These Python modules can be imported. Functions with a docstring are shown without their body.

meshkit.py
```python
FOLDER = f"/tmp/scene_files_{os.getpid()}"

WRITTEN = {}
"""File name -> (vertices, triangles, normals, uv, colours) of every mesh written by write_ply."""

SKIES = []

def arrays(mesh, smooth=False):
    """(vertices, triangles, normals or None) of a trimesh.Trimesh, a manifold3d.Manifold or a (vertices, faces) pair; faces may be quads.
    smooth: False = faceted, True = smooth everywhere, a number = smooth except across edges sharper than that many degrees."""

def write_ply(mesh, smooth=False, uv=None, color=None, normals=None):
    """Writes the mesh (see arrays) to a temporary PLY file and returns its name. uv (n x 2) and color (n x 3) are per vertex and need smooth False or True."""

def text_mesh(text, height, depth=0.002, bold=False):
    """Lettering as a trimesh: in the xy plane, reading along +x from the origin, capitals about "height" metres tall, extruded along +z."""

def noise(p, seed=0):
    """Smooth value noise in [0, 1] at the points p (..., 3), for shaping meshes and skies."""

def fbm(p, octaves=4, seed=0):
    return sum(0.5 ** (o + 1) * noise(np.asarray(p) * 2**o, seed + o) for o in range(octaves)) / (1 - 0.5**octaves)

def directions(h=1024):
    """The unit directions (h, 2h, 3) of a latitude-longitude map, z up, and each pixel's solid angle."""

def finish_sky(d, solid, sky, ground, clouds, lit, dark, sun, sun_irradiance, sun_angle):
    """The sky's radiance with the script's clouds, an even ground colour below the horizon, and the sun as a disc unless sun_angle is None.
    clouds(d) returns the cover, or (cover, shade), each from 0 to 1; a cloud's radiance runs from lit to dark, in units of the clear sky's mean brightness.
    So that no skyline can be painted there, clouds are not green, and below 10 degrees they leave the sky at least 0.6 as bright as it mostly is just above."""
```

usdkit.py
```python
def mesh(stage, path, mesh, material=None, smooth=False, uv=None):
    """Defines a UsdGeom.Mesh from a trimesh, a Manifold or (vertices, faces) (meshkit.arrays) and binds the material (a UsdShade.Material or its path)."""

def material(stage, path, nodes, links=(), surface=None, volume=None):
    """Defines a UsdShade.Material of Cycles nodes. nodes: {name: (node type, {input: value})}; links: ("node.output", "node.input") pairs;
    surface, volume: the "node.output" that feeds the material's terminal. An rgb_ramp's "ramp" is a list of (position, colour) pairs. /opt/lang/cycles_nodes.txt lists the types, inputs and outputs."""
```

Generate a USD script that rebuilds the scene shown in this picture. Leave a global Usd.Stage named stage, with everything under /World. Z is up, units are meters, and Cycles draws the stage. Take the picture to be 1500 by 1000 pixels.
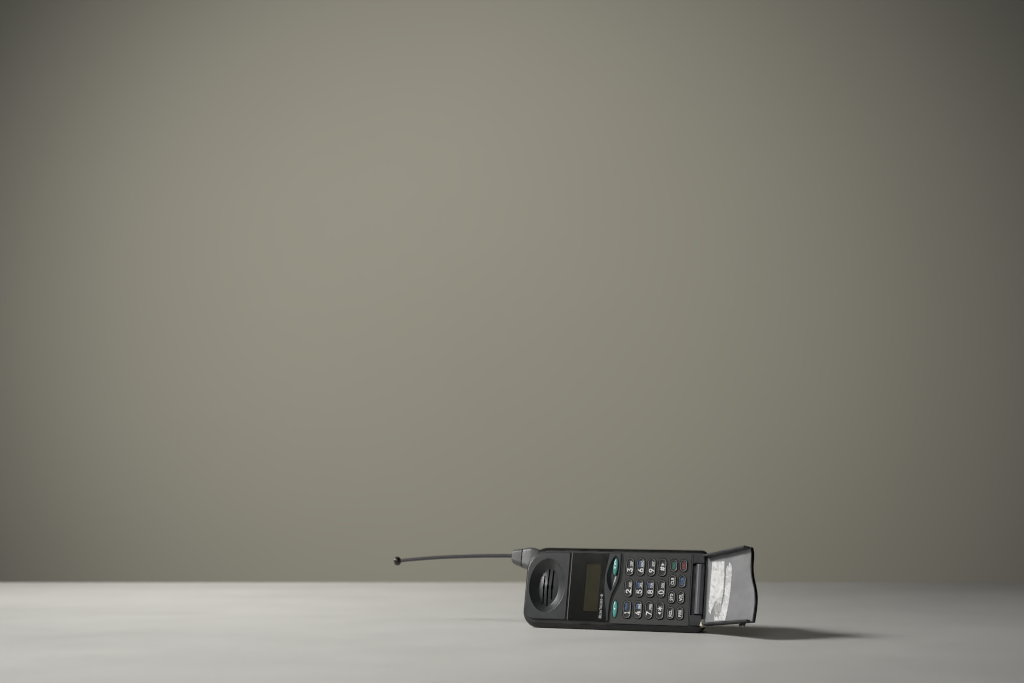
import math, random, numpy as np, trimesh, manifold3d as m3, usdkit, meshkit
from shapely.geometry import Polygon, Point, LineString, box as sbox
from shapely import affinity
from shapely.ops import unary_union
from pxr import Usd, UsdGeom, UsdLux, UsdShade, Sdf, Gf

random.seed(7); rng = np.random.default_rng(7)
stage = Usd.Stage.CreateInMemory()
UsdGeom.SetStageUpAxis(stage, 'Z'); UsdGeom.SetStageMetersPerUnit(stage, 1.0)
UsdGeom.Xform.Define(stage, '/World'); UsdGeom.Scope.Define(stage, '/World/Looks')

# ------------------------------------------------------------------ camera
CAM_H = 0.1153
cam = UsdGeom.Camera.Define(stage, '/World/camera')
cam.AddTranslateOp().Set((0, 0, CAM_H)); cam.AddRotateXOp().Set(90)
cam.CreateFocalLengthAttr(49.99); cam.CreateHorizontalApertureAttr(36.0); cam.CreateVerticalApertureAttr(24.0)
cam.CreateVerticalApertureOffsetAttr(4.56)
cam.CreateFStopAttr(6.3); cam.CreateFocusDistanceAttr(1.01)
cam.CreateClippingRangeAttr((0.05, 100)); cam.CreateExposureAttr(0.0)

# ------------------------------------------------------------------ lamps of the studio, and one added fill
def aim(prim, pos, target):
    pos, target = np.array(pos, float), np.array(target, float)
    z = pos - target; z /= np.linalg.norm(z)
    x = np.cross([0, 0, 1.0], z); x /= np.linalg.norm(x); y = np.cross(z, x)
    M = Gf.Matrix4d(*x, 0, *y, 0, *z, 0, *pos, 1)
    UsdGeom.Xformable(prim).AddTransformOp().Set(M)

def rect(name, pos, target, w, h, power, color, spread=None):
    l = UsdLux.RectLight.Define(stage, '/World/' + name); aim(l, pos, target)
    l.CreateWidthAttr(w); l.CreateHeightAttr(h); l.CreateIntensityAttr(power); l.CreateColorAttr(Gf.Vec3f(*color))
    if spread:
        s = UsdLux.ShapingAPI.Apply(l.GetPrim()); s.CreateShapingConeAngleAttr(spread)
    return l

def spot(name, pos, target, radius, power, color, cone, soft):
    l = UsdLux.SphereLight.Define(stage, '/World/' + name); aim(l, pos, target)
    l.CreateRadiusAttr(radius); l.CreateIntensityAttr(power); l.CreateColorAttr(Gf.Vec3f(*color))
    s = UsdLux.ShapingAPI.Apply(l.GetPrim()); s.CreateShapingConeAngleAttr(cone); s.CreateShapingConeSoftnessAttr(soft)
    return l

spot('key_softbox', (-1.55, 0.95, 0.80), (-0.52, 0.98, 0.0), 0.54, 52.0, (1.0, 0.985, 0.955), 14.5, 1.0)
rect('front_fill', (-0.5, -1.2, 1.5), (0.0, 1.0, 0.1), 1.6, 1.2, 1.9, (0.97, 0.98, 1.0))  # dim panel added behind the camera in place of room bounce
spot('wall_lamp', (-0.50, 0.30, 0.77), (-0.045, 2.3, 0.28), 0.12, 187.0, (1.0, 0.969, 0.888), 30.2, 1.0)

# ------------------------------------------------------------------ materials
def mat(name, color, rough=0.5, spec=0.5, coat=0.0, bump=0.0, bscale=900, var=0.0, vscale=60, metallic=0.0, sheen=0.0, rvar=0.0, coat_rough=0.05, specks=0.0):
    nodes = {'tc': ('texture_coordinate', {}),
             'p': ('principled_bsdf', {'roughness': rough, 'specular_ior_level': spec, 'coat_weight': coat, 'coat_roughness': coat_rough, 'metallic': metallic, 'base_color': color})}
    links = []
    c = np.array(color, float)
    if var or specks:
        nodes['n'] = ('noise_texture', {'scale': vscale, 'detail': 5, 'roughness': .6})
        nodes['r'] = ('rgb_ramp', {'ramp': [(0.3, tuple(c * (1 - var))), (0.7, tuple(c * (1 + var)))]})
        links += [('tc.object', 'n.vector'), ('n.fac', 'r.fac')]
        if specks:
            nodes['v'] = ('noise_texture', {'scale': 1500, 'detail': 2})
            nodes['vr'] = ('rgb_ramp', {'ramp': [(0.70, (0, 0, 0)), (0.78, (1, 1, 1))]})
            nodes['vm'] = ('math', {'math_type': 'multiply', 'value2': specks})
            nodes['mx'] = ('mix', {'color2': (.25, .24, .22)})
            links += [('tc.object', 'v.vector'), ('v.fac', 'vr.fac'), ('vr.color', 'vm.value1'), ('vm.value', 'mx.fac'), ('r.color', 'mx.color1'), ('mx.color', 'p.base_color')]
        else:
            links += [('r.color', 'p.base_color')]
    if rvar:
        nodes['rn'] = ('noise_texture', {'scale': vscale * 2.3, 'detail': 4})
        nodes['rr'] = ('map_range', {'from_min': .3, 'from_max': .7, 'to_min': max(rough - rvar, .02), 'to_max': min(rough + rvar, 1)})
        links += [('tc.object', 'rn.vector'), ('rn.fac', 'rr.value'), ('rr.result', 'p.roughness')]
    if bump:
        nodes['bn'] = ('noise_texture', {'scale': bscale, 'detail': 3})
        nodes['b'] = ('bump', {'strength': bump, 'distance': 0.0004})
        links += [('tc.object', 'bn.vector'), ('bn.fac', 'b.height'), ('b.normal', 'p.normal')]
    return usdkit.material(stage, '/World/Looks/' + name, nodes, links, surface='p.BSDF')

BLACK = mat('black_body_plastic', (.011, .011, .0105), .38, bump=.15, var=.25, rvar=.14, specks=.12)
GREY = mat('charcoal_face_plastic', (.036, .0378, .040), .34, bump=.2, var=.08, rvar=.06, specks=.12)
PAD = mat('keypad_rubber', (.036, .0365, .0365), .52, bump=.3, var=.12, specks=.15)
KEY = mat('key_rubber', (.020, .020, .0205), .5, bump=.2, var=.15)
EDGE_HIGHLIGHT = mat('edge_highlight_grey', (.19, .19, .19), .35)  # lighter grey that paints the edge highlight of key rims and window
VOID = mat('slot_black', (.004, .004, .004), .8)
MASK = mat('screen_mask_black', (.004, .0045, .005), .3)
LCD = mat('olive_liquid_crystal', (.19, .163, .085), .35, var=.15, vscale=90)
WHITE = mat('white_print', (.84, .84, .82), .5)
SILVER = mat('grey_print', (.52, .53, .53), .45)
BLUE = mat('blue_print', (.10, .22, .50), .5)
GREEN = mat('green_print', (.04, .26, .19), .5)
RED = mat('red_print', (.36, .055, .05), .5)
TEAL = mat('teal_button_plastic', (.085, .33, .30), .28, coat=.3)
DOT = mat('pale_dot', (.80, .93, .90), .4)
BARREL = mat('hinge_barrel_plastic', (.085, .084, .095), .32, rvar=.05)
PANEL = mat('grey_flip_plastic', (.225, .23, .235), .28, var=.06, vscale=40, rvar=.1, coat=.3, coat_rough=.2, specks=.1)
ROD = mat('antenna_rod_plastic', (.055, .052, .056), .3)
CREAM = mat('cracked_cream_plastic', (.48, .46, .38), .5)
DUST = mat('pale_dust', (.6, .6, .58), .8)

def paper():
    n = {'tc': ('texture_coordinate', {}), 'mp': ('mapping', {'scale': (1.0, 1.0, 1.0)}),
         'n': ('noise_texture', {'scale': 190, 'detail': 4, 'roughness': .6, 'distortion': 1.2}),
         'r': ('rgb_ramp', {'ramp': [(0.34, (.40, .40, .41)), (0.50, (.60, .60, .60)), (0.64, (.70, .695, .685))]}),
         'bn': ('noise_texture', {'scale': 800, 'detail': 4}), 'b': ('bump', {'strength': .5, 'distance': .0003}),
         'p': ('principled_bsdf', {'roughness': .75})}
    return usdkit.material(stage, '/World/Looks/torn_paper', n, [('tc.object', 'mp.vector'), ('mp.vector', 'n.vector'), ('n.fac', 'r.fac'), ('r.color', 'p.base_color'), ('tc.object', 'bn.vector'), ('bn.fac', 'b.height'), ('b.normal', 'p.normal')], surface='p.BSDF')
PAPER = paper()
def clear(name, tint, rough):
    return usdkit.material(stage, '/World/Looks/' + name, {'t': ('transparent_bsdf', {'color': tint}), 'g': ('glossy_bsdf', {'color': (1, 1, 1), 'roughness': rough}), 'f': ('fresnel', {'IOR': 1.5}), 'm': ('mix_closure', {})},
                           [('f.fac', 'm.fac'), ('t.BSDF', 'm.closure1'), ('g.BSDF', 'm.closure2')], surface='m.closure')
PANE = usdkit.material(stage, '/World/Looks/window_pane_plastic', {'tc': ('texture_coordinate', {}), 'n': ('noise_texture', {'scale': 60, 'detail': 4, 'roughness': .5}),
    'mr': ('map_range', {'from_min': .38, 'from_max': .66, 'to_min': .03, 'to_max': .08}), 't': ('transparent_bsdf', {'color': (.90, .90, .88)}), 'g': ('glossy_bsdf', {'color': (1, 1, 1)}), 'f': ('fresnel', {'IOR': 1.5}), 'm': ('mix_closure', {})},
    [('tc.object', 'n.vector'), ('n.fac', 'mr.value'), ('mr.result', 'g.roughness'), ('f.fac', 'm.fac'), ('t.BSDF', 'm.closure1'), ('g.BSDF', 'm.closure2')], surface='m.closure')
FILM = clear('tape_film', (.86, .86, .84), .15)

def table_mat():
    n = {'tc': ('geometry', {}), 'mp': ('mapping', {'scale': (1.6, 3.0, 1.0)}),
         'n': ('noise_texture', {'scale': 3.0, 'detail': 7, 'roughness': .55, 'distortion': .5}),
         'r': ('rgb_ramp', {'ramp': [(0.3, (.500, .498, .480)), (0.7, (.530, .528, .508))]}),
         'n2': ('noise_texture', {'scale': 420, 'detail': 4}),
         'm1': ('noise_texture', {'scale': 14, 'detail': 4}), 'mr1': ('map_range', {'from_min': .3, 'from_max': .7, 'to_min': .97, 'to_max': 1.03}),
         'g1': ('noise_texture', {'scale': 700, 'detail': 2}), 'gr1': ('map_range', {'from_min': .3, 'from_max': .7, 'to_min': .965, 'to_max': 1.035}),
         'k': ('math', {'math_type': 'multiply'}), 'cx': ('combine_xyz', {}), 'mm': ('mix', {'mix_type': 'multiply', 'fac': 1.0}),
         'rr': ('map_range', {'from_min': .3, 'from_max': .7, 'to_min': .42, 'to_max': .58}),
         'b': ('bump', {'strength': .18, 'distance': .0006}),
         'p': ('principled_bsdf', {'roughness': .5, 'specular_ior_level': .35})}
    return usdkit.material(stage, '/World/Looks/pale_table_paint', n, [('tc.position', 'mp.vector'), ('mp.vector', 'n.vector'), ('n.fac', 'r.fac'), ('tc.position', 'm1.vector'), ('m1.fac', 'mr1.value'), ('tc.position', 'g1.vector'), ('g1.fac', 'gr1.value'), ('mr1.result', 'k.value1'), ('gr1.result', 'k.value2'), ('k.value', 'cx.x'), ('k.value', 'cx.y'), ('k.value', 'cx.z'), ('r.color', 'mm.color1'), ('cx.vector', 'mm.color2'), ('mm.color', 'p.base_color'), ('n.fac', 'rr.value'), ('rr.result', 'p.roughness'),
                           ('tc.position', 'n2.vector'), ('n2.fac', 'b.height'), ('b.normal', 'p.normal')], surface='p.BSDF')
TABLE = table_mat()
def wall_mat():
    n = {'tc': ('geometry', {}), 'n': ('noise_texture', {'scale': 1.6, 'detail': 5, 'roughness': .5}),
         'r': ('rgb_ramp', {'ramp': [(0.25, (.385, .375, .325)), (0.75, (.405, .395, .345))]}),
         'n2': ('noise_texture', {'scale': 180, 'detail': 3}), 'b': ('bump', {'strength': .08, 'distance': .001}),
         'p': ('principled_bsdf', {'roughness': .85, 'specular_ior_level': .2})}
    return usdkit.material(stage, '/World/Looks/warm_grey_wall_paint', n, [('tc.position', 'n.vector'), ('n.fac', 'r.fac'), ('r.color', 'p.base_color'), ('tc.position', 'n2.vector'), ('n2.fac', 'b.height'), ('b.normal', 'p.normal')], surface='p.BSDF')
WALL = wall_mat()

# ------------------------------------------------------------------ object helpers
used = {}
def path_for(name, parent):
    base = (str(parent.GetPath()) if parent is not None else '/World') + '/' + name
    k = used.get(base, 0); used[base] = k + 1
    return base if k == 0 else f'{base}_{k:03d}'
def obj(name, mesh, material, parent=None, smooth=30, label=None):
    prim = usdkit.mesh(stage, path_for(name, parent), mesh, material, smooth=smooth).GetPrim()
    if label: prim.SetCustomDataByKey('label', label)
    return prim

# ------------------------------------------------------------------ setting
def solid(poly, w0, w1, bevel=0.0, steps=3, down=False):
    """polygon (mm) extruded from w0 to w1, its upper edge rounded by small steps"""
    def ex(p, a, b):
        if p.is_empty or b - a < 1e-6: return m3.Manifold()
        cs = []
        for g in getattr(p, 'geoms', [p]):
            cs.append(np.array(g.exterior.coords)[:-1]); cs += [np.array(i.coords)[:-1] for i in g.interiors]
        return m3.Manifold.extrude(m3.CrossSection([c.tolist() for c in cs], m3.FillRule.EvenOdd), b - a).translate((0, 0, a))
    out = ex(poly, w0, w1 - bevel)
    for k in range(steps if bevel else 0):
        t0, t1 = k / steps, (k + 1) / steps
        inset = bevel * (1 - math.cos(math.asin((t0 + t1) / 2)))
        out += ex(poly.buffer(-inset, join_style=1), w1 - bevel + bevel * t0 - (1e-3 if k else 1e-3), w1 - bevel + bevel * t1)
    return out

TX, TY0, TY1, TT = 1.6, 0.35, 1.484, 0.035
prof = sbox(TY0, -TT, TY1, 0).buffer(-0.004).buffer(0.004, quad_segs=6)
tm = trimesh.creation.extrude_polygon(prof, 2 * TX, engine='earcut')
v = np.array(tm.vertices); tm.vertices = np.stack([v[:, 2] - TX, v[:, 0], v[:, 1]], 1); tm.invert()
if tm.volume < 0: tm.invert()
tp = obj('tabletop', tm, TABLE, smooth=30)
for k, s in (('label', 'pale grey painted tabletop the phone lies on'), ('category', 'table'), ('kind', 'structure')): tp.SetCustomDataByKey(k, s)
wl = obj('wall', trimesh.creation.box((8, 0.08, 4.5), trimesh.transformations.translation_matrix((0, 2.34, 1.0))), WALL, smooth=False)
for k, s in (('label', 'plain warm grey wall behind the table'), ('category', 'wall'), ('kind', 'structure')): wl.SetCustomDataByKey(k, s)

# ------------------------------------------------------------------ the phone. Local frame in mm: u along it to the right, v up its face, w out of the face
YAW, TILT = math.radians(18), math.radians(17.366)
ct, st = math.cos(TILT), math.sin(TILT)
BASE = np.array([0.0774, 1.042, 0.0]); ORIGIN = np.array([0.0833016, 1.03, 0.0155])
B = np.array([[1, 0, 0], [0, 0, -1], [0, 1, 0]], float)
RT = np.array([[1, 0, 0], [0, ct, st], [0, -st, ct]])
cy, sy = math.cos(-YAW), math.sin(-YAW); RY = np.array([[cy, -sy, 0], [sy, cy, 0], [0, 0, 1]])
SHIFT = (ORIGIN - BASE) @ RY
def seat(pts):                                   # mm in the phone's frame -> metres in the Xform standing on the table
    return np.asarray(pts, float) * 1e-3 @ (RT @ B).T + SHIFT
phone = UsdGeom.Xform.Define(stage, '/World/mobile_phone')
phone.AddTranslateOp().Set(Gf.Vec3d(*BASE)); phone.AddRotateZOp().Set(-math.degrees(YAW))
phone = phone.GetPrim()
phone.SetCustomDataByKey('label', 'black mobile phone on its side on the pale table, antenna out and flip open')
phone.SetCustomDataByKey('category', 'mobile phone')

def part(name, mesh, material, parent=phone, smooth=30, label=None, pre=None):
    vv, ff, _ = meshkit.arrays(mesh, False)
    if pre is not None: vv = pre(vv)
    t = trimesh.Trimesh(seat(vv), ff, process=True)
    return obj(name, t, material, parent, smooth, label)

def rrect(u0, u1, v0, v1, tl, tr, br, bl, n=10):
    pts = []
    for cx, cyy, r, a0 in ((u1 - tr, v1 - tr, tr, 0), (u0 + tl, v1 - tl, tl, 90), (u0 + bl, v0 + bl, bl, 180), (u1 - br, v0 + br, br, 270)):
        for k in range(n + 1):
            a = math.radians(a0 + 90 * k / n); pts.append((cx + r * math.cos(a), cyy + r * math.sin(a)))
    return np.array(pts)
def loft(rings, cap=True):
    """rings: list of (n,3) arrays, same n, counter-clockwise from the first ring's outside"""
    n = len(rings[0]); V = np.vstack(rings); F = []
    for k in range(len(rings) - 1):
        a, b = k * n + np.arange(n), (k + 1) * n + np.arange(n)
        a2, b2 = np.roll(a, -1), np.roll(b, -1)
        F += [np.stack([a, a2, b2], 1), np.stack([a, b2, b], 1)]
    if cap:
        c0, c1 = len(V), len(V) + 1
        V = np.vstack([V, rings[0].mean(0), rings[-1].mean(0)])
        i = np.arange(n); j = np.roll(i, -1); e = (len(rings) - 1) * n
        F += [np.stack([np.full(n, c0), j, i], 1), np.stack([np.full(n, c1), e + i, e + j], 1)]
    t = trimesh.Trimesh(V, np.vstack(F), process=False)
    if t.volume < 0: t.invert()
    return t
def lift(p2, w): return np.column_stack([p2, np.full(len(p2), float(w))])
def man(t): return m3.Manifold(m3.Mesh(np.asarray(t.vertices, np.float32), np.asarray(t.faces, np.uint32)))
def spline(pts, n=60, closed=False):
    from scipy.interpolate import CubicSpline
    p = np.array(pts, float)
    if closed: p = np.vstack([p, p[:1]])
    d = np.r_[0, np.cumsum(np.linalg.norm(np.diff(p, axis=0), axis=1))]
    return CubicSpline(d, p, bc_type='periodic' if closed else 'natural')(np.linspace(0, d[-1], n))

# --- body shell
levels = [(-25, -75, 52, -6.5, 41.5, 7, 4, 4, 7), (-23.4, -77, 54, -8.6, 43.6, 9, 5, 5, 9), (-21, -78.2, 55.2, -9.55, 45.0, 10, 5, 5, 10), (-14, -79.4, 56.2, -11.86, 46.2, 11, 5, 6, 11.5),
          (-5.2, -79.6, 56.2, -14.60, 46.3, 15, 5, 6, 12), (-3.6, -79.4, 56.0, -14.5, 45.8, 16, 5, 6, 12), (-2.4, -79.0, 55.4, -13.6, 44.8, 16, 4.5, 5, 11.5), (-1.6, -78.4, 54.6, -12.5, 43.8, 16, 4, 4, 11), (-1.2, -77.9, 54.0, -11.4, 42.9, 15, 4, 4, 10)]
body = man(loft([lift(rrect(*L[1:]), L[0]) for L in levels]))
EC = np.array([-61.9, 16.4])
th = np.linspace(0, 2 * np.pi, 120, endpoint=False)
def ell(a, b, c=EC, p=2.0):
    return np.column_stack([c[0] + a * np.sign(np.cos(th)) * np.abs(np.cos(th)) ** (2 / p), c[1] + b * np.sign(np.sin(th)) * np.abs(np.sin(th)) ** (2 / p)])
body -= solid(Polygon(ell(15.0, 21.6)), -8.2, 1)
body -= m3.Manifold.cylinder(37.6, 3.7, 3.7, 48).rotate((-90, 0, 0)).translate((51.9, -2.5, -1.3))
body -= solid(sbox(45.8, -2.5, 50, 35.1), -4.2, 1)
left = spline([(-15.9, 41.5), (-17.3, 33), (-18.25, 25), (-18.3, 18), (-17.5, 9), (-16.4, 2), (-15.4, -4), (-14.9, -9.3)], 40)
right = spline([(-13.6, -9.3), (-13.5, 0), (-13.0, 6), (-11.9, 11.2), (-9.6, 16.5), (-7.7, 22.5), (-7.1, 30), (-7.1, 36), (-7.4, 41.5)], 40)
lens = Polygon(np.vstack([left, right]))
body -= solid(lens.buffer(0.1), -4.2, 1)
BODY = part('body', body, BLACK)

# --- earpiece plate with its dish, ridge and slots
def ray(poly, c, ang):
    b = LineString(poly.exterior.coords); out = []
    for a in ang:
        hit = b.intersection(LineString([c, (c[0] + 200 * math.cos(a), c[1] + 200 * math.sin(a))]))
        q = hit if hit.geom_type == 'Point' else max(hit.geoms, key=lambda g: Point(c).distance(g.centroid)).centroid
        out.append((q.x, q.y))
    return np.array(out)
eo = Polygon(rrect(-78.0, -45.7, -9.0, 41.7, 15, .4, .4, 8))
ang = np.arctan2(20.2 * np.sin(th), 13.8 * np.cos(th))
# ellipse points lie on rays of these angles
rings = [lift(ray(eo, EC, ang), -6.2), lift(ray(eo, EC, ang), -.7), lift(ray(eo.buffer(-.12), EC, ang), -.3), lift(ray(eo.buffer(-.4), EC, ang), -.06), lift(ray(eo.buffer(-.8), EC, ang), 0)]
rings += [lift(ell(14.05, 20.5), 0), lift(ell(13.8, 20.2), -.08), lift(ell(13.5, 19.85), -.4)]
for t in np.linspace(.12, 1, 8):
    a, b_ = 13.5 + (7.6 - 13.5) * t, 19.85 + (14.1 - 19.85) * t
    rings.append(lift(ell(a, b_, p=2 - .12 * t), -.4 - 4.5 * t ** .86))
for t in np.linspace(.08, .97, 9):
    rings.append(lift(ell(7.6 * (1 - t), 14.1 * (1 - t), p=1.88), -4.9 + 2.2 * t ** .9))
rings[0][:, 2] = -1.3                                        # the rim of the plate stands on the shell
cup = lift(ell(14.6, 21.2), -7.4); top0 = rings[0]
ear = man(loft([cup, lift(ell(14.6, 21.2), -1.3), *rings]))
for uu, v0, v1 in ((-65.3, 3.2, 24.3), (-62.1, 1.6, 29.6), (-58.9, 6.6, 28.4)):
    s = sbox(uu - .5, v0, uu + .5, v1).buffer(.1)
    s = s.union(affinity.scale(Point(uu, 15.6).buffer(1), 0.95, 2.6))
    ear -= solid(s, -6.9, 1)
EAR = part('earpiece_plate', ear, GREY, label='grey plate with oval dish and three slots')
part('slot_backing', solid(Polygon(ell(8, 14)), -7.0, -6.8), VOID, EAR)
sp = trimesh.creation.icosphere(2, .38); sp.apply_translation((-72.6, 2.2, -2.0)); part('dust_speck', sp, DUST, EAR)

# --- display window
dl = np.vstack([[(-44.5, 41.5), (-44.5, -8.9)], np.array([(-15.5, -9.0)]), left[::-1][1:-1] + [-.45, 0], [(-16.4, 41.5)]])
dpoly = Polygon(dl).buffer(0)
hole = sbox(-33.0, -2.0, -22.1, 33.5)
DISP = part('display_window', solid(dpoly.difference(hole), -1.3, -.45, .1, 2), MASK)
part('screen', solid(sbox(-33.4, -2.4, -21.7, 33.9), -1.32, -1.08), LCD, DISP, label='dark olive liquid crystal screen')
for vv_ in (10.8, 17.8):
    part('screen_mark', solid(sbox(-27.6, vv_, -25.6, vv_ + .35), -1.08, -1.05), mat('screen_mark_tone_%d' % int(vv_), (.10, .085, .05), .4), DISP)
part('pane', solid(dpoly.buffer(-.15), -.44, 0, .12, 2), PANE, DISP)
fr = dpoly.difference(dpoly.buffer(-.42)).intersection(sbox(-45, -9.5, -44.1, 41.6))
part('window_edge_highlight', solid(fr, -.45, .06), EDGE_HIGHLIGHT, DISP)  # bevel highlight on the left window edge, put in as a pale strip

def text(s, h, u, v_, w, bold=True, depth=.05, center=True, stretch=1.0):
    """lettering that reads up the phone (+v), its tops to the left (-u); (u, v_) = middle of the word"""
    t = meshkit.text_mesh(s, h, depth, bold)
    p = np.array(t.vertices); lo, hi = p.min(0), p.max(0)
    p[:, 0] = (p[:, 0] - (lo[0] + hi[0]) / 2) * stretch; p[:, 1] -= h / 2
    return trimesh.Trimesh(np.column_stack([u - p[:, 1], v_ + p[:, 0], w + p[:, 2]]), t.faces, process=False), (hi[0] - lo[0]) * stretch
def fit_text(s, h, length, u, v_, w, **k):
    t, l = text(s, h, u, v_, w, **k)
    return text(s, h, u, v_, w, stretch=length / l, **k)[0]
word = [fit_text('M', 2.0, 1.7, -19.7, -6.2, .01), fit_text('ICRO', 1.35, 4.1, -19.45, -3.1, .01), fit_text('TAC', 1.7, 3.8, -19.6, 1.2, .01), fit_text('/650', 1.7, 3.9, -19.65, 5.3, .01), fit_text('-e', 2.2, 2.8, -19.9, 9.2, .01)]
part('lettering', trimesh.util.concatenate(word), SILVER, DISP, smooth=False)

# --- volume cradle
dish = spline([(-11.2, 39.8), (-13.9, 36), (-15.9, 30), (-16.8, 23.5), (-15.7, 18), (-12.9, 13.4), (-10.6, 17), (-8.9, 23), (-8.2, 30), (-8.6, 36.5)], 90, True)
dc = np.array([-12.0, 28.0])
tool = man(loft([lift(dc + (dish - dc) * .30, -2.9), lift(dc + (dish - dc) * .62, -2.5), lift(dc + (dish - dc) * .85, -1.5), lift(dc + (dish - dc) * .97, -.35), lift(dish, -.05), lift(dc + (dish - dc) * 1.03, .5)]))
CRADLE = part('button_cradle', solid(lens.buffer(-.05), -4.1, .25, .7, 5) - tool, GREY, label='teardrop cradle hollowed around the upper teal button')
def lozenge(c, a, b, w0, w1, lean=0.0):
    q = np.linspace(0, 2 * np.pi, 48, endpoint=False); R = []
    for k, wv in ((1.0, w0), (1.0, w1 - .75), (.93, w1 - .4), (.75, w1 - .13), (.45, w1 - .02), (.1, w1)):
        x, y = a * np.cos(q) * k, b * np.sin(q) * k
        R.append(np.column_stack([c[0] + x + lean * y, c[1] + y, np.full(len(q), wv)]))
    return loft(R)
def dots(c, w, offs, parent):
    for o in offs:
        t = trimesh.creation.icosphere(2, .62); t.apply_scale((1.1, 1.1, .6)); t.apply_translation((c[0], c[1] + o, w)); part('dot', t, DOT, parent)
B1 = part('teal_button', lozenge((-10.9, 31.8), 1.75, 6.3, -3.4, -.1, .04), TEAL, label='upper teal button with two dots')
dots((-10.95, 31.9), -.12, (-1.2, 1.6), B1)

# --- keypad
pl = spline([(-5.0, 42.2), (-4.9, 36), (-4.9, 29), (-5.4, 22.5), (-7.0, 17), (-9.3, 12), (-11.2, 6), (-12.0, 0), (-12.2, -10.6)], 40)
pad = Polygon(np.vstack([pl, [(44.6, -10.6), (45.2, -10.0), (45.2, 41.6), (44.6, 42.2)]]))
def stad(c, w, h, g=0.0, n=14):
    r = w / 2 + g; hh = h / 2 - w / 2; p = []
    for a0, s in ((0, 1), (180, -1)):
        for k in range(n + 1):
            a = math.radians(a0 + 180 * k / n); p.append((c[0] + r * math.cos(a), c[1] + s * hh + r * math.sin(a)))
    return np.array(p)
US, VS = (0.1, 8.15, 16.2, 24.25), (0.0, 15.83, 31.67)
digits = {(0, 0): ('1', '', 'Phone'), (0, 1): ('2', 'ABC', ''), (0, 2): ('3', 'DEF', ''), (1, 0): ('4', 'GHI', 'Tone'), (1, 1): ('5', 'JKL', 'Lock'), (1, 2): ('6', 'MNO', 'Timer'),
          (2, 0): ('7', 'PRS', ''), (2, 1): ('8', 'TUV', 'Call'), (2, 2): ('9', 'WXY', ''), (3, 0): ('*', '', ''), (3, 1): ('0', 'OPR', ''), (3, 2): ('#', '', '')}
smalls = [('RCL', 32.1, -1.75, WHITE), ('STO', 32.1, 9.9, WHITE), ('CLR', 32.2, 21.7, WHITE), ('SND', 32.5, 33.2, GREEN), ('PWR', 39.0, -1.8, WHITE), ('VOL', 38.9, 9.9, WHITE), ('FCN', 39.3, 21.7, BLUE), ('END', 39.7, 33.3, RED)]
keys = [((US[i], VS[j]), 5.7, 13.2) for (i, j) in digits] + [((u, v_), 5.1, 9.2) for _, u, v_, _ in smalls]
holes = unary_union([Polygon(stad(c, w, h, .42)) for c, w, h in keys] + [affinity.scale(Point(-8.8, 0).buffer(1), 2.1, 6.75)])
PADP = part('keypad_plate', solid(pad.difference(holes), -1.4, 0, .25), PAD)
B2 = part('teal_button', lozenge((-8.8, 0.0), 1.75, 6.3, -1.35, .75), TEAL, label='lower teal button with one dot')
dots((-8.8, 0.0), .75, (0,), B2)
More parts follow.
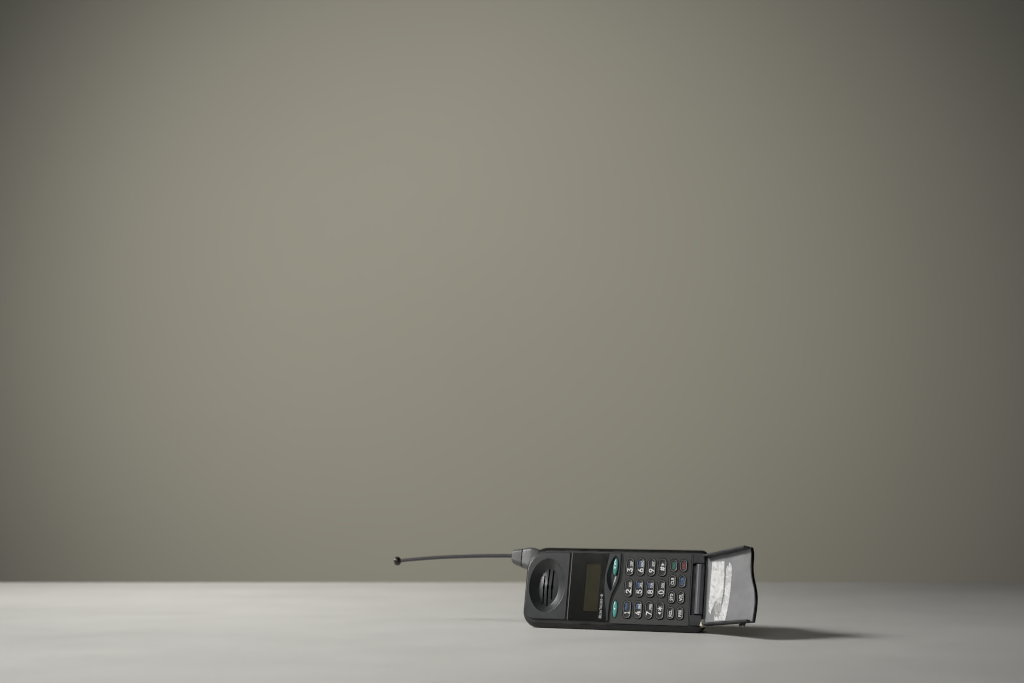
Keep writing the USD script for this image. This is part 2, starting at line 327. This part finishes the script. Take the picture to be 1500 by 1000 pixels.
def key(c, w, h):
    R = [lift(stad(c, w, h), -1.35), lift(stad(c, w, h), .25), lift(stad(c, w, h, -.12), .5), lift(stad(c, w, h, -.66), .52), lift(stad(c, w, h, -.9), .38), lift(stad(c, w, h, -2.2), .36)]
    k = part('key', loft(R), KEY)
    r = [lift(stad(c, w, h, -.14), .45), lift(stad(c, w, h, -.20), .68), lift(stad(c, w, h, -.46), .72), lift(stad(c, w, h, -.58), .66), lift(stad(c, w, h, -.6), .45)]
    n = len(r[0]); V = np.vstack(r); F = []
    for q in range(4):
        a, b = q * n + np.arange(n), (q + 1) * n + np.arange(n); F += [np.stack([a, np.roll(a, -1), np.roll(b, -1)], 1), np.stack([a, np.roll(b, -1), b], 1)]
    part('rim', trimesh.Trimesh(V, np.vstack(F), process=False), EDGE_HIGHLIGHT, k)  # raised rim, its light edge line painted into the colour
    return k
W = .365
def tri(u, v_, d):   # small triangle pointing up (d=1) or down (d=-1) the phone
    return solid(Polygon([(u - 1.45, v_ - d * .8), (u + 1.45, v_ - d * .8), (u, v_ + d * .9)]), W, W + .05)
for (i, j), (dg, let, leg) in digits.items():
    u, v_ = US[i], VS[j]; k = key((u, v_), 5.7, 13.2)
    if dg == '*':
        star = unary_union([affinity.rotate(sbox(u - 1.75, v_ + 1.2 - .24, u + 1.75, v_ + 1.2 + .24), a, origin=(u, v_ + 1.2)) for a in (0, 60, 120)])
        part('symbol', solid(star, W, W + .05), WHITE, k); part('arrow', tri(u, v_ - 2.3, -1), WHITE, k)
    elif dg == '#':
        part('symbol', fit_text('#', 3.5, 3.1, u, v_ - 1.0, W), WHITE, k, smooth=False); part('arrow', tri(u, v_ + 2.3, 1), WHITE, k)
    else:
        part('digit', fit_text(dg, 3.8, 1.6 if dg == '1' else 2.9, u + .05, v_ - 2.5, W), WHITE, k, smooth=False)
        if let: part('letters', fit_text(let, 1.75, 3.7 if let != 'MNO' else 4.5, u + 1.05, v_ + 2.4, W), WHITE, k, smooth=False)
        if leg: part('legend', fit_text(leg, 1.7, 4.9 if leg in ('Phone', 'Timer') else 3.9, u - .85, v_ + 2.3, W), BLUE, k, smooth=False)
for s, u, v_, m in smalls:
    k = key((u, v_), 5.1, 9.2); part('letters', fit_text(s, 2.15, 4.9, u, v_, W), m, k, smooth=False)

# --- hinge
bar = m3.Manifold.cylinder(36.4, 3.0, 3.0, 48).rotate((-90, 0, 0)).translate((51.9, -1.95, -1.0))
part('hinge_barrel', bar, BARREL)
for v0, v1 in ((35.2, 42.6), (-10.4, -2.6)):
    part('hinge_knuckle', solid(sbox(46.4, v0, 54.6, v1).buffer(-.8).buffer(.8), -1.8, .5, .6, 4), BLACK)
part('end_rib', solid(sbox(45.5, -10.2, 46.1, 42.0), -1.3, .25, .15, 2), GREY)

# --- flip: its own frame, a away from the hinge, b = v, n out of its inner face
FT = math.radians(37)
def flip(p):
    p = np.asarray(p, float); a, b, n = p[:, 0], p[:, 1], p[:, 2]
    return np.column_stack([56.5 + a * math.cos(FT) - n * math.sin(FT), b, -2.0 + a * math.sin(FT) + n * math.cos(FT)])
end = spline([(43.3, 41.9), (44.3, 38.5), (44.5, 30), (46.0, 19.6), (48.9, 11), (50.0, 4), (49.6, -4), (48.4, -11.7)], 50)
fo = Polygon(np.vstack([[(-.3, -9.6), (-.3, 41.0)], end]))
if not fo.is_valid: fo = fo.buffer(0)
topb = lambda a: 41.0 + a * (41.9 - 41.0) / 43.3
botb = lambda a: -9.6 + a * (-2.1) / 48.4
shell = solid(fo, -2.3, 0)
tl = Polygon([(1.0, topb(1)), (1.0, topb(1) - 1.3), (42.0, topb(42) - 1.3), (42.6, topb(42.6))])
bl = Polygon([(1.0, botb(1)), (1.0, botb(1) + 1.3), (46.0, botb(46) + 1.3), (46.4, botb(46.4))])
def lip(poly, h):
    m = solid(poly, -1.0, h, .3, 2)
    return m
shell += lip(tl, 5.8); shell += lip(bl, 4.0)
FLIP = part('flip', shell, BLACK, pre=flip, label='open mouthpiece flip, grey inside with torn paper label')
inner = fo.buffer(-.5).union(sbox(-1.3, -8.0, 2, 39.6)).difference(unary_union([tl.buffer(.12), bl.buffer(.12)]))
inner = max(getattr(inner, 'geoms', [inner]), key=lambda g: g.area)
part('inner_panel', solid(inner, -.5, .35, .2, 3), PANEL, FLIP, pre=flip)
for name, lp, h in (('side_wall', tl, 5.8), ('side_wall', bl, 4.0)):
    part(name, solid(lp.buffer(.06), .36, h + .12, .3, 3), GREY, FLIP, pre=flip)
def torn(pts, amp=.22):
    p = np.vstack([pts, pts[:1]]); out = []
    for a, b in zip(p[:-1], p[1:]):
        L = np.linalg.norm(np.array(b) - a); n = max(int(L / .5), 1)
        for k in range(n):
            out.append(np.array(a) + (np.array(b) - a) * k / n + rng.normal(0, amp * (.35 if L > 8 else 1), 2) * (k > 0))
    return Polygon(out).buffer(0)
s1 = np.array([(5.5, 36.3), (17.8, 35.0), (18.5, 24.3), (18.4, 14.5), (17.6, 8.1), (16.2, 2.8), (14.7, 6.2), (13.6, 3.6), (12.3, 6.5), (10.4, 6.7), (9.5, 3.5), (7.3, 1.1), (6.4, -2.4), (4.3, .3), (4.1, 5.2), (4.6, 11.7), (4.9, 23.2), (5.3, 30.3)])
s2 = np.array([(23.2, 33.9), (24.2, 32.2), (25.9, 29.3), (25.9, 21.7), (25.5, 13.6), (24.5, 5.2), (23.1, -2.2), (21.5, -8.0), (10.2, -7.0), (10.7, -3.1), (11.8, -5.3), (12.7, -3.8), (14.4, -6.5), (16, -2.5), (18, 3.2), (19.6, 10), (19.9, 16.5), (20.2, 22.9), (20.4, 29.5), (20.8, 31.3), (22.3, 30.3)])
part('paper_label', solid(torn(s1), .36, .50), PAPER, FLIP, smooth=False, pre=flip, label='wide torn white paper strip with grey smudges')
part('paper_label', solid(torn(s2), .36, .48), PAPER, FLIP, smooth=False, pre=flip, label='narrow torn white paper strip')
res = torn(np.array([(10.6, 6.2), (15.4, 5.2), (17.2, 2.0), (15.6, -2.6), (14.0, -6.0), (11.4, -4.2), (10.2, -1.0), (9.6, 2.5)]), .3)
part('glue_residue', solid(res, .36, .40), mat('grey_glue', (.33, .33, .325), .8, var=.4, vscale=500), FLIP, smooth=False, pre=flip)
part('tape_shred', solid(Polygon([(41.9, -11.2), (39.9, -15.2), (38.9, -14.2), (35.5, -13.8), (34.2, -11.0)]), -.2, -.12), FILM, FLIP, smooth=False, pre=flip, label='shred of clear tape hanging from the edge')
part('tape_edge', solid(Polygon([(42.0, -11.2), (41.2, -11.2), (39.4, -15.2), (39.9, -15.4)]), -.25, .05), BLACK, FLIP, pre=flip)
part('cracked_corner', solid(Polygon([(-.2, -10.6), (2.8, -11.0), (2.0, -8.4), (1.1, -7.4), (.6, -8.9)]), .1, 4.6, .5, 2), CREAM, FLIP, pre=flip, label='broken cream corner by the hinge')
part('crack_sliver', solid(Polygon([(-1.4, -11.0), (-1.0, -11.1), (.5, -5.6), (.2, -5.4)]), .1, 2.6), CREAM, FLIP, pre=flip)

# --- antenna
def aring(u, v0, v1, w0, w1, r):
    p = rrect(v0, v1, w0, w1, r, r, r, r, 6)
    return np.column_stack([np.full(len(p), u), p[:, 0], p[:, 1]])
A1 = [aring(-93.9, 36.4, 43.4, -14, -7, 2.0), aring(-93.4, 35.2, 44.4, -15, -6, 2.6), aring(-92.4, 34.4, 44.9, -15.6, -5.4, 2.8), aring(-85.5, 31.9, 45.7, -17, -4.4, 3), aring(-85.2, 32.2, 45.4, -16.7, -4.7, 3)]
A2 = [aring(-84.8, 32.0, 45.5, -16.8, -4.6, 3), aring(-84.5, 31.6, 45.8, -17.1, -4.3, 3), aring(-79, 29.4, 46.3, -18, -2.6, 3), aring(-75, 28.0, 45.6, -18, -1.9, 2.6), aring(-71, 27.0, 44.6, -18.5, -2.6, 3)]
core = aring(-86, 33.2, 44.6, -15.8, -5.8, 2.5), aring(-83, 33.0, 44.8, -16, -5.6, 2.5)
ABASE = part('antenna_base', loft(A2), mat('antenna_base_plastic', (.070, .070, .073), .44, bump=.2, var=.06, rvar=.05))
part('antenna_collar', loft(A1), UsdShade.Material.Get(stage, '/World/Looks/antenna_base_plastic'), ABASE)
part('antenna_seam', loft(list(core)), VOID, ABASE)
rodp = spline([(-86, 40.95, -11), (-95.5, 40.85, -11), (-111.4, 40.55, -11), (-127.9, 39.97, -11), (-139, 39.38, -11), (-155.7, 38.35, -11), (-172.6, 36.78, -11), (-181.6, 35.78, -11), (-186, 35.2, -11)], 70)
def tube(path, rad, n=20):
    R = []
    T = np.gradient(path, axis=0); T /= np.linalg.norm(T, axis=1)[:, None]
    for p, t, r in zip(path, T, rad):
        x = np.cross(t, [0, 0, 1.0]); x /= np.linalg.norm(x); y = np.cross(t, x)
        q = np.linspace(0, 2 * np.pi, n, endpoint=False)
        R.append(p + r * (np.cos(q)[:, None] * x + np.sin(q)[:, None] * y))
    return loft(R)
AROD = part('antenna_rod', tube(rodp, np.full(70, 1.38)), ROD)
d = rodp[-1] - rodp[-4]; d /= np.linalg.norm(d)
tp_, tr_ = zip(*[(-1.6, 1.0), (-.6, 1.35), (.1, 1.9), (.9, 2.9), (1.6, 3.35), (2.6, 3.45), (3.6, 3.35), (4.3, 3.0), (4.7, 2.4), (4.9, 1.2), (4.95, .2)])
part('antenna_tip', tube(np.array([rodp[-1] + d * (s - .3) for s in tp_]), tr_, 32), mat('brown_black_knob', (.020, .016, .012), .35), AROD, label='round black knob at the end of the antenna')
